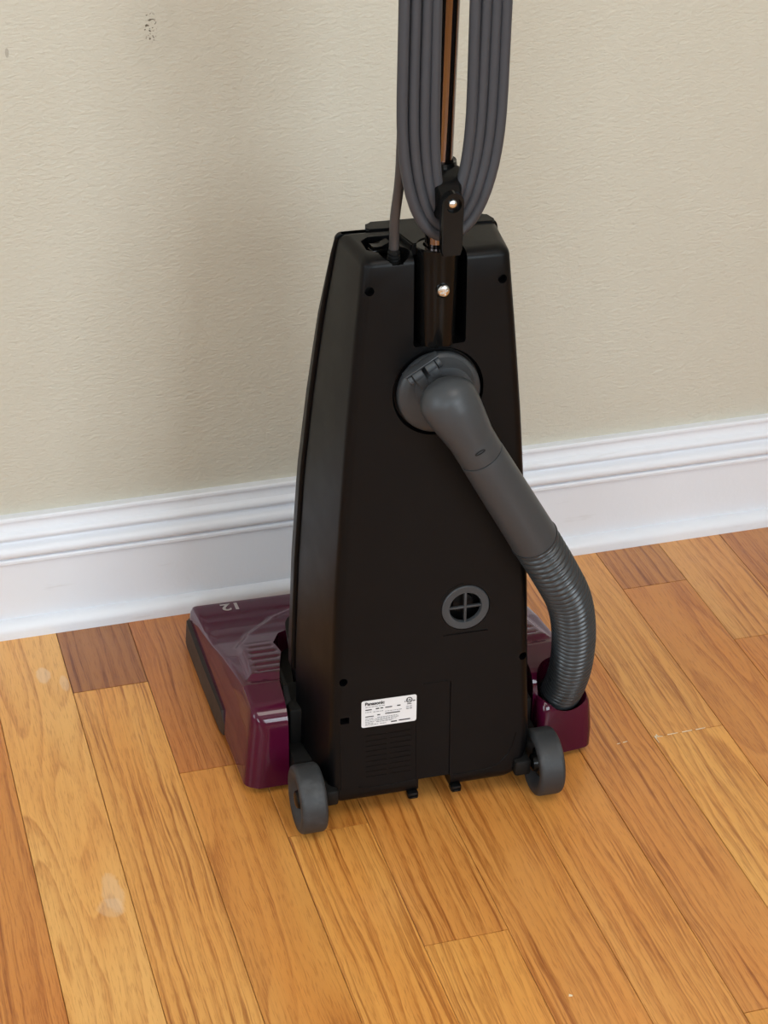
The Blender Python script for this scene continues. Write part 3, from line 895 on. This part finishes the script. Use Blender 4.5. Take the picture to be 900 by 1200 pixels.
# ---- rating label with its print
def text_mesh(txt, size, mat, parent, M4, bold=0.0, align='LEFT'):
    cu = bpy.data.curves.new('text', 'FONT'); cu.body = txt; cu.size = size; cu.align_x = align; cu.offset = bold
    cu.resolution_u = 3
    to = bpy.data.objects.new('text', cu); COL.objects.link(to)
    dg = bpy.context.evaluated_depsgraph_get(); dg.update()
    me = bpy.data.meshes.new_from_object(to.evaluated_get(dg), depsgraph=dg)
    bpy.data.objects.remove(to); bpy.data.curves.remove(cu)
    b = bmesh.new(); b.from_mesh(me); bpy.data.meshes.remove(me)
    bmesh.ops.transform(b, matrix=M4, verts=b.verts)
    return b
MLc = tilt(-0.0405, 0.1240) @ Matrix.Rotation(radians(-0.5), 4, 'Z')
bm = bmesh.new(); pr = rrect(-0.0278, 0.0278, -0.0152, 0.0152, 0.0022, 4)
add_loft(bm, [[(x, y, -0.0002) for x, y in pr], [(x, y, 0.0003) for x, y in pr]])
bmesh.ops.transform(bm, matrix=MLc, verts=bm.verts)
lab = obj('rating_label', bm, 'label', vac, smooth=False)
lab['label'] = 'white printed rating label'
def print_obj(name, b, mat): return obj(name, b, mat, lab, smooth=False)
b = text_mesh('Panasonic', 0.0050, 'ink', lab, MLc @ Matrix.Translation((-0.0245, 0.0100, 0.0005)), 0.00022)
print_obj('brand_print', b, 'ink')
def bars(rows, name, mat):
    b = bmesh.new()
    for x0, x1, y, h in rows:
        vs = [b.verts.new((x, yy, 0.0005)) for x, yy in ((x0, y-h/2), (x1, y-h/2), (x1, y+h/2), (x0, y+h/2))]
        b.faces.new(vs)
    bmesh.ops.transform(b, matrix=MLc, verts=b.verts)
    o_ = obj(name, b, mat, lab, smooth=False); return o_
pr_ = random.Random(5)
rows = [(-0.0240, -0.0175, 0.0048, 0.0012), (-0.0135, -0.0100, 0.0052, 0.0014), (-0.0090, -0.0060, 0.0052, 0.0012), (-0.0040, 0.0030, 0.0052, 0.0012), (0.0080, 0.0115, 0.0055, 0.0013),
        (-0.0240, -0.0155, -0.0030, 0.0010), (-0.0120, -0.0090, -0.0022, 0.0012), (-0.0040, 0.0110, -0.0018, 0.0012),
        (0.0020, 0.0080, -0.0122, 0.0013), (0.0100, 0.0215, -0.0118, 0.0013)]
bars(rows, 'dark_print', 'ink')
rows = []
y = 0.0078
for y, xa, xb in ((0.0080, -0.024, -0.004), (0.0022, -0.024, -0.018), (0.0018, -0.016, -0.006), (0.0008, -0.004, 0.013), (-0.0054, -0.024, -0.016), (-0.0072, -0.024, -0.015), (-0.0090, -0.024, -0.015), (-0.0108, -0.024, -0.016), (-0.0126, -0.024, -0.011),
                  (-0.0052, -0.012, 0.009), (-0.0068, -0.014, 0.010), (-0.0084, -0.014, 0.008), (-0.0100, -0.013, 0.004), (-0.0126, -0.009, -0.003)):
    x = xa
    while x < xb:
        w = pr_.uniform(0.0010, 0.0032); rows.append((x, min(x+w, xb), y, 0.0008)); x += w+0.0006
for y in (0.0030, 0.0012, 0.0000):
    rows += [(0.0172, 0.0200, y, 0.0007), (0.0206, 0.0232, y, 0.0007)]
bars(rows, 'small_print', 'grey_ink')
# listing mark: a ring with the letters UL, c and us at its sides
b = bmesh.new()
add_lathe(b, [(0.0024, 0.0004), (0.0032, 0.0004), (0.0032, 0.0006), (0.0024, 0.0006)], 28, MLc @ Matrix.Translation((0.0203, 0.0100, 0)), closed_prof=True)
print_obj('mark_ring', b, 'ink')
print_obj('mark_print', text_mesh('UL', 0.0036, 'ink', lab, MLc @ Matrix.Translation((0.0203, 0.0088, 0.0006)), 0.0001, 'CENTER'), 'ink')
print_obj('mark_print', text_mesh('c', 0.0032, 'ink', lab, MLc @ Matrix.Translation((0.0160, 0.0080, 0.0006)), 0.0001, 'CENTER'), 'ink')
print_obj('mark_print', text_mesh('us', 0.0028, 'ink', lab, MLc @ Matrix.Translation((0.0250, 0.0082, 0.0006)), 0.0001, 'CENTER'), 'ink')
bars([(0.0180, 0.0226, 0.0056, 0.0008)], 'mark_caption', 'ink')

# ---- nozzle: glossy maroon housing with two arms reaching back past the body
def sst(a, b, x):
    t = min(1, max(0, (x-a)/(b-a))); return t*t*(3-2*t)
NXC = 0.006; HWF, HWR = 0.1865, 0.1790
YF, YB = 0.357, 0.070
def top_z(x, y):
    z_ = interp([(0.07, 0.098), (0.12, 0.101), (0.20, 0.082), (0.25, 0.066), (0.29, 0.0575), (0.36, 0.0490)], y)
    return z_
PLAT = [(-0.2, 0.0)]
def sdist(x, y):
    """signed distance to the raised centre plateau (negative inside), mirrored about the nozzle centre"""
    xx = -abs(x-NXC)
    P_ = [(0.0, 0.340), (-0.060, 0.325), (-0.105, 0.300), (-0.140, 0.262), (-0.158, 0.225), (-0.164, 0.130), (-0.1100, 0.124), (0.0, 0.124)]
    d = 1e9; inside = False; q = Vector((xx, y))
    n_ = len(P_)
    for i in range(n_):
        a = Vector(P_[i]); b_ = Vector(P_[(i+1) % n_])
        if not (i == n_-1):
            e = b_-a; w_ = q-a; t = max(0, min(1, w_.dot(e)/e.dot(e))); d = min(d, (w_-e*t).length)
        if ((a.y > y) != (b_.y > y)) and (xx < (b_.x-a.x)*(y-a.y)/(b_.y-a.y)+a.x): inside = not inside
    return -d if inside else d
bm = bmesh.new()
NX, NY = 150, 110
rows_v = []
RB = 0.022   # rear edge rounding
for j in range(NY+1):
    v = j/NY
    # denser near the rear rounding
    v = v*v*0.35+v*0.65
    y = YB + (YF-YB)*v
    row = []
    for i in range(NX+1):
        u = i/NX*2-1
        hw = HWR+(HWF-HWR)*v
        if y < YB+0.013: hw -= 0.013*(1-sqrt(max(0, 1-(1-(y-YB)/0.013)**2)))
        edge = 0.0065
        tz = top_z(0, y)
        # sides lean inwards with height
        hw_top = hw - 0.085*tz
        x = NXC + u*hw_top
        dx = hw_top - abs(u*hw_top)
        z_ = tz
        if dx < edge: z_ -= edge*(1-sqrt(max(0, 1-(1-dx/edge)**2)))
        yb = y-YB
        if yb < RB: z_ -= RB*(1-sqrt(max(0, 1-(1-yb/RB)**2)))
        yf = YF-y
        if yf < 0.006: z_ -= 0.006*(1-sqrt(max(0, 1-(1-yf/0.006)**2)))
        # rounded plan corners at the front
        sd = sdist(x, y)
        z_ += 0.0055*sst(0.0005, -0.0075, sd)
        # tread grooves of the foot pedals
        xl = abs(x-NXC)
        if sd < -0.012 and 0.120 < xl < 0.152 and 0.140 < y < 0.2235:
            g = 0.5+0.5*cos((y-0.141)/0.0165*2*pi)
            z_ -= 0.0013*sst(0.55, 0.95, g)*sst(0.119, 0.122, xl)*sst(0.1525, 0.149, xl)
        row.append(bm.verts.new((x, y, z_)))
    rows_v.append(row)
for j in range(NY):
    for i in range(NX):
        bm.faces.new((rows_v[j][i], rows_v[j][i+1], rows_v[j+1][i+1], rows_v[j+1][i]))
per = [rows_v[0][i] for i in range(NX+1)] + [rows_v[j][NX] for j in range(1, NY+1)] + [rows_v[NY][i] for i in range(NX-1, -1, -1)] + [rows_v[j][0] for j in range(NY-1, 0, -1)]
low = []
for v in per:
    hw = HWR+(HWF-HWR)*(v.co.y-YB)/(YF-YB)
    if v.co.y < YB+0.013: hw -= 0.013*(1-sqrt(max(0, 1-(1-(v.co.y-YB)/0.013)**2)))
    hwt = hw-0.085*top_z(0, v.co.y)
    low.append(bm.verts.new((NXC+(v.co.x-NXC)*hw/hwt, v.co.y+(-0.002 if v.co.y < YB+1e-5 else 0), 0.0085)))
n_ = len(per)
for i in range(n_):
    j = (i+1) % n_
    bm.faces.new((per[i], low[i], low[j], per[j]))
bm.faces.new(low)
noz = obj('nozzle_housing', bm, 'maroon', vac, angle=50)
noz['label'] = 'glossy maroon floor nozzle'
# the opening that lets the body pivot
b = bmesh.new()
outl = [(-0.1300, -0.05), (0.1300, -0.05), (0.1300, 0.085), (0.1290, 0.120), (0.1200, 0.160), (0.1180, 0.185), (0.1210, 0.215), (0.110, 0.245), (0.090, 0.262), (-0.075, 0.262), (-0.100, 0.245), (-0.1120, 0.215), (-0.1100, 0.185), (-0.1180, 0.155), (-0.1260, 0.120), (-0.1280, 0.085)]
add_loft(b, [[(x, y, -0.02) for x, y in outl], [(x, y, 0.2) for x, y in outl]])
# hose port bored into the right arm
b2 = bmesh.new(); Mp = Matrix.Translation((0.1632, 0.0780, 0.0700)) @ Matrix.Rotation(radians(24), 4, 'X')
add_lathe(b2, [(0, -0.022), (0.0225, -0.022), (0.0232, -0.008), (0.0285, 0.004), (0.0300, 0.05), (0, 0.05)], 40, Mp)

# right arm has a deeper shoulder that reaches further back for the hose port
bm = bmesh.new()
sh = []
for zv, ins in ((0.0085, 0.0), (0.030, 0.0), (0.050, 0.0015), (0.062, 0.003), (0.069, 0.006), (0.0725, 0.011)):
    pr = round_poly([(0.1300+ins*0.4, 0.0470+ins), (0.1935-ins, 0.0540+ins), (0.1955-ins, 0.125), (0.1300, 0.125)], [0.010, 0.014, 0.004, 0.004], 5)
    sh.append([(x, y, zv) for x, y in pr])
add_loft(bm, sh)
port = obj('hose_port', bm, 'maroon', vac, angle=45)
b3 = bmesh.new(); add_lathe(b3, [(0, -0.022), (0.0225, -0.022), (0.0232, -0.008), (0.0285, 0.004), (0.0300, 0.05), (0, 0.05)], 40, Mp)
apply_bool(port, [b3])
apply_bool(noz, [b, b2])
bm = bmesh.new(); add_lathe(bm, [(0.0216, -0.021), (0.0216, -0.010), (0.0230, -0.0095), (0.0232, -0.012), (0.0230, -0.021)], 40, Mp, closed_prof=True)
obj('port_collar', bm, 'black_satin', port)

# "12" printed on the front lip, read from the front
bmt = text_mesh('12', 0.0235, 'silver_print', noz, Matrix.Translation((-0.1325, 0.3470, 0.0505)) @ Matrix.Rotation(radians(-14.0), 4, 'X') @ Matrix.Rotation(pi, 4, 'Z'), 0.0007, 'CENTER')
for v in bmt.verts: v.co.z = interp([(0.320, top_z(0, 0.320)), (0.350, top_z(0, 0.350))], v.co.y)+0.0004
obj('number_print', bmt, 'silver_print', noz, smooth=False)

# dark bumper along the nozzle's sides and front
bm = bmesh.new()
def bump_path(side):
    s = side
    secs = []
    for y, h, t in ((0.170, 0.016, 0.0010), (0.180, 0.030, 0.0030), (0.26, 0.031, 0.0040), (0.340, 0.033, 0.0040), (0.352, 0.033, 0.0030)):
        hw = HWR+(HWF-HWR)*(y-YB)/(YF-YB)
        x0 = NXC+s*(hw-0.003); x1 = NXC+s*(hw+t)
        secs.append([(x0, y, 0.005), (x1, y, 0.005), (x1-s*0.002, y, h), (x0, y, h)])
    add_loft(bm, secs)
bump_path(-1); bump_path(1)
add_box(bm, NXC-HWF+0.002, NXC+HWF-0.002, YF-0.004, YF+0.004, 0.005, 0.030, 0.0015)
obj('bumper', bm, 'bumper', noz)
# underside plate keeps light out from beneath
bm = bmesh.new(); add_box(bm, NXC-0.176, NXC+0.176, 0.118, 0.352, 0.004, 0.0095, 0.001)
obj('sole_plate', bm, 'black_matte', noz)

# ---- carriage: the black chassis between nozzle and body that carries the wheels
bm = bmesh.new()
add_box(bm, -0.1265, 0.1285, 0.055, 0.275, 0.014, 0.046, 0.003)
add_box(bm, -0.1240, -0.0900, 0.085, 0.135, 0.040, 0.088, 0.004)
add_box(bm, 0.1020, 0.1260, 0.060, 0.160, 0.040, 0.078, 0.004)
add_box(bm, -0.1070, -0.0930, 0.002, 0.090, 0.026, 0.044, 0.003)
add_box(bm, 0.0900, 0.1075, 0.002, 0.090, 0.026, 0.044, 0.003)
obj('carriage', bm, 'black_matte', vac)
# pivot bracket and latch by the left arm
bm = bmesh.new()
add_loft(bm, [[(x, y, z_) for y, z_ in ((0.120, 0.050), (0.094, 0.050), (0.096, 0.084), (0.112, 0.100), (0.150, 0.098))] for x in (-0.1245, -0.1185)])
bmesh.ops.bevel(bm, geom=bm.edges[:], offset=0.0012, segments=2, affect='EDGES')
obj('pivot_bracket', bm, 'black_satin', vac)
bm = bmesh.new(); add_box(bm, -0.1235, -0.1110, 0.086, 0.094, 0.0655, 0.0735, 0.0012)
lt = obj('latch', bm, 'black_satin', vac)
bm = bmesh.new(); add_box(bm, -0.1150, -0.1035, 0.085, 0.094, 0.0335, 0.0365, 0.0005)
obj('latch_spring', bm, 'grey_tab', lt)

# ---- wheels
def wheel(x, side):
    Mw = Matrix.Translation((x, 0.0105, 0.0345)) @ Matrix.Rotation(radians(90), 4, 'Y')
    w = 0.0142; R_ = 0.0345
    prof = [(0.0, w-0.010), (0.0155, w-0.010), (0.0175, w-0.008), (0.0240, w-0.003), (0.0290, w-0.0005), (0.0312, w-0.001)]
    for k in range(5):
        a = radians(80-k*18); prof.append((R_-0.0042+0.0042*cos(a), w-0.0052+0.0042*sin(a)))
    prof += [(R_, w-0.006), (R_, -w+0.006)]
    half = [(r_, -h) for r_, h in reversed(prof[:-2])]
    prof = prof + half
    bm = bmesh.new(); add_lathe(bm, prof, 64, Mw)
    wo = obj('rear_wheel', bm, 'rubber', vac, angle=40)
    bm = bmesh.new()
    for s in (-1, 1):
        add_lathe(bm, [(0, s*(w-0.0098)), (0.0152, s*(w-0.0098)), (0.0148, s*(w-0.0075)), (0.0100, s*(w-0.0060)), (0.0085, s*(w-0.002)), (0.0060, s*(w-0.0008)), (0, s*(w-0.0005))], 32, Mw)
    obj('hub', bm, 'black_gloss', wo)
    return wo
wheel(-0.1225, -1); wheel(0.1226, 1)
for sx_ in (-1, 1):
    bm = bmesh.new()
    add_lathe(bm, [(0, 0), (0.0042, 0), (0.0042, 0.019), (0, 0.019)], 20, Matrix.Translation((sx_*0.096 - (0.019 if sx_ < 0 else 0), 0.0105, 0.0345)) @ Matrix.Rotation(radians(90), 4, 'Y'))
    obj('axle', bm, 'black_gloss', vac)
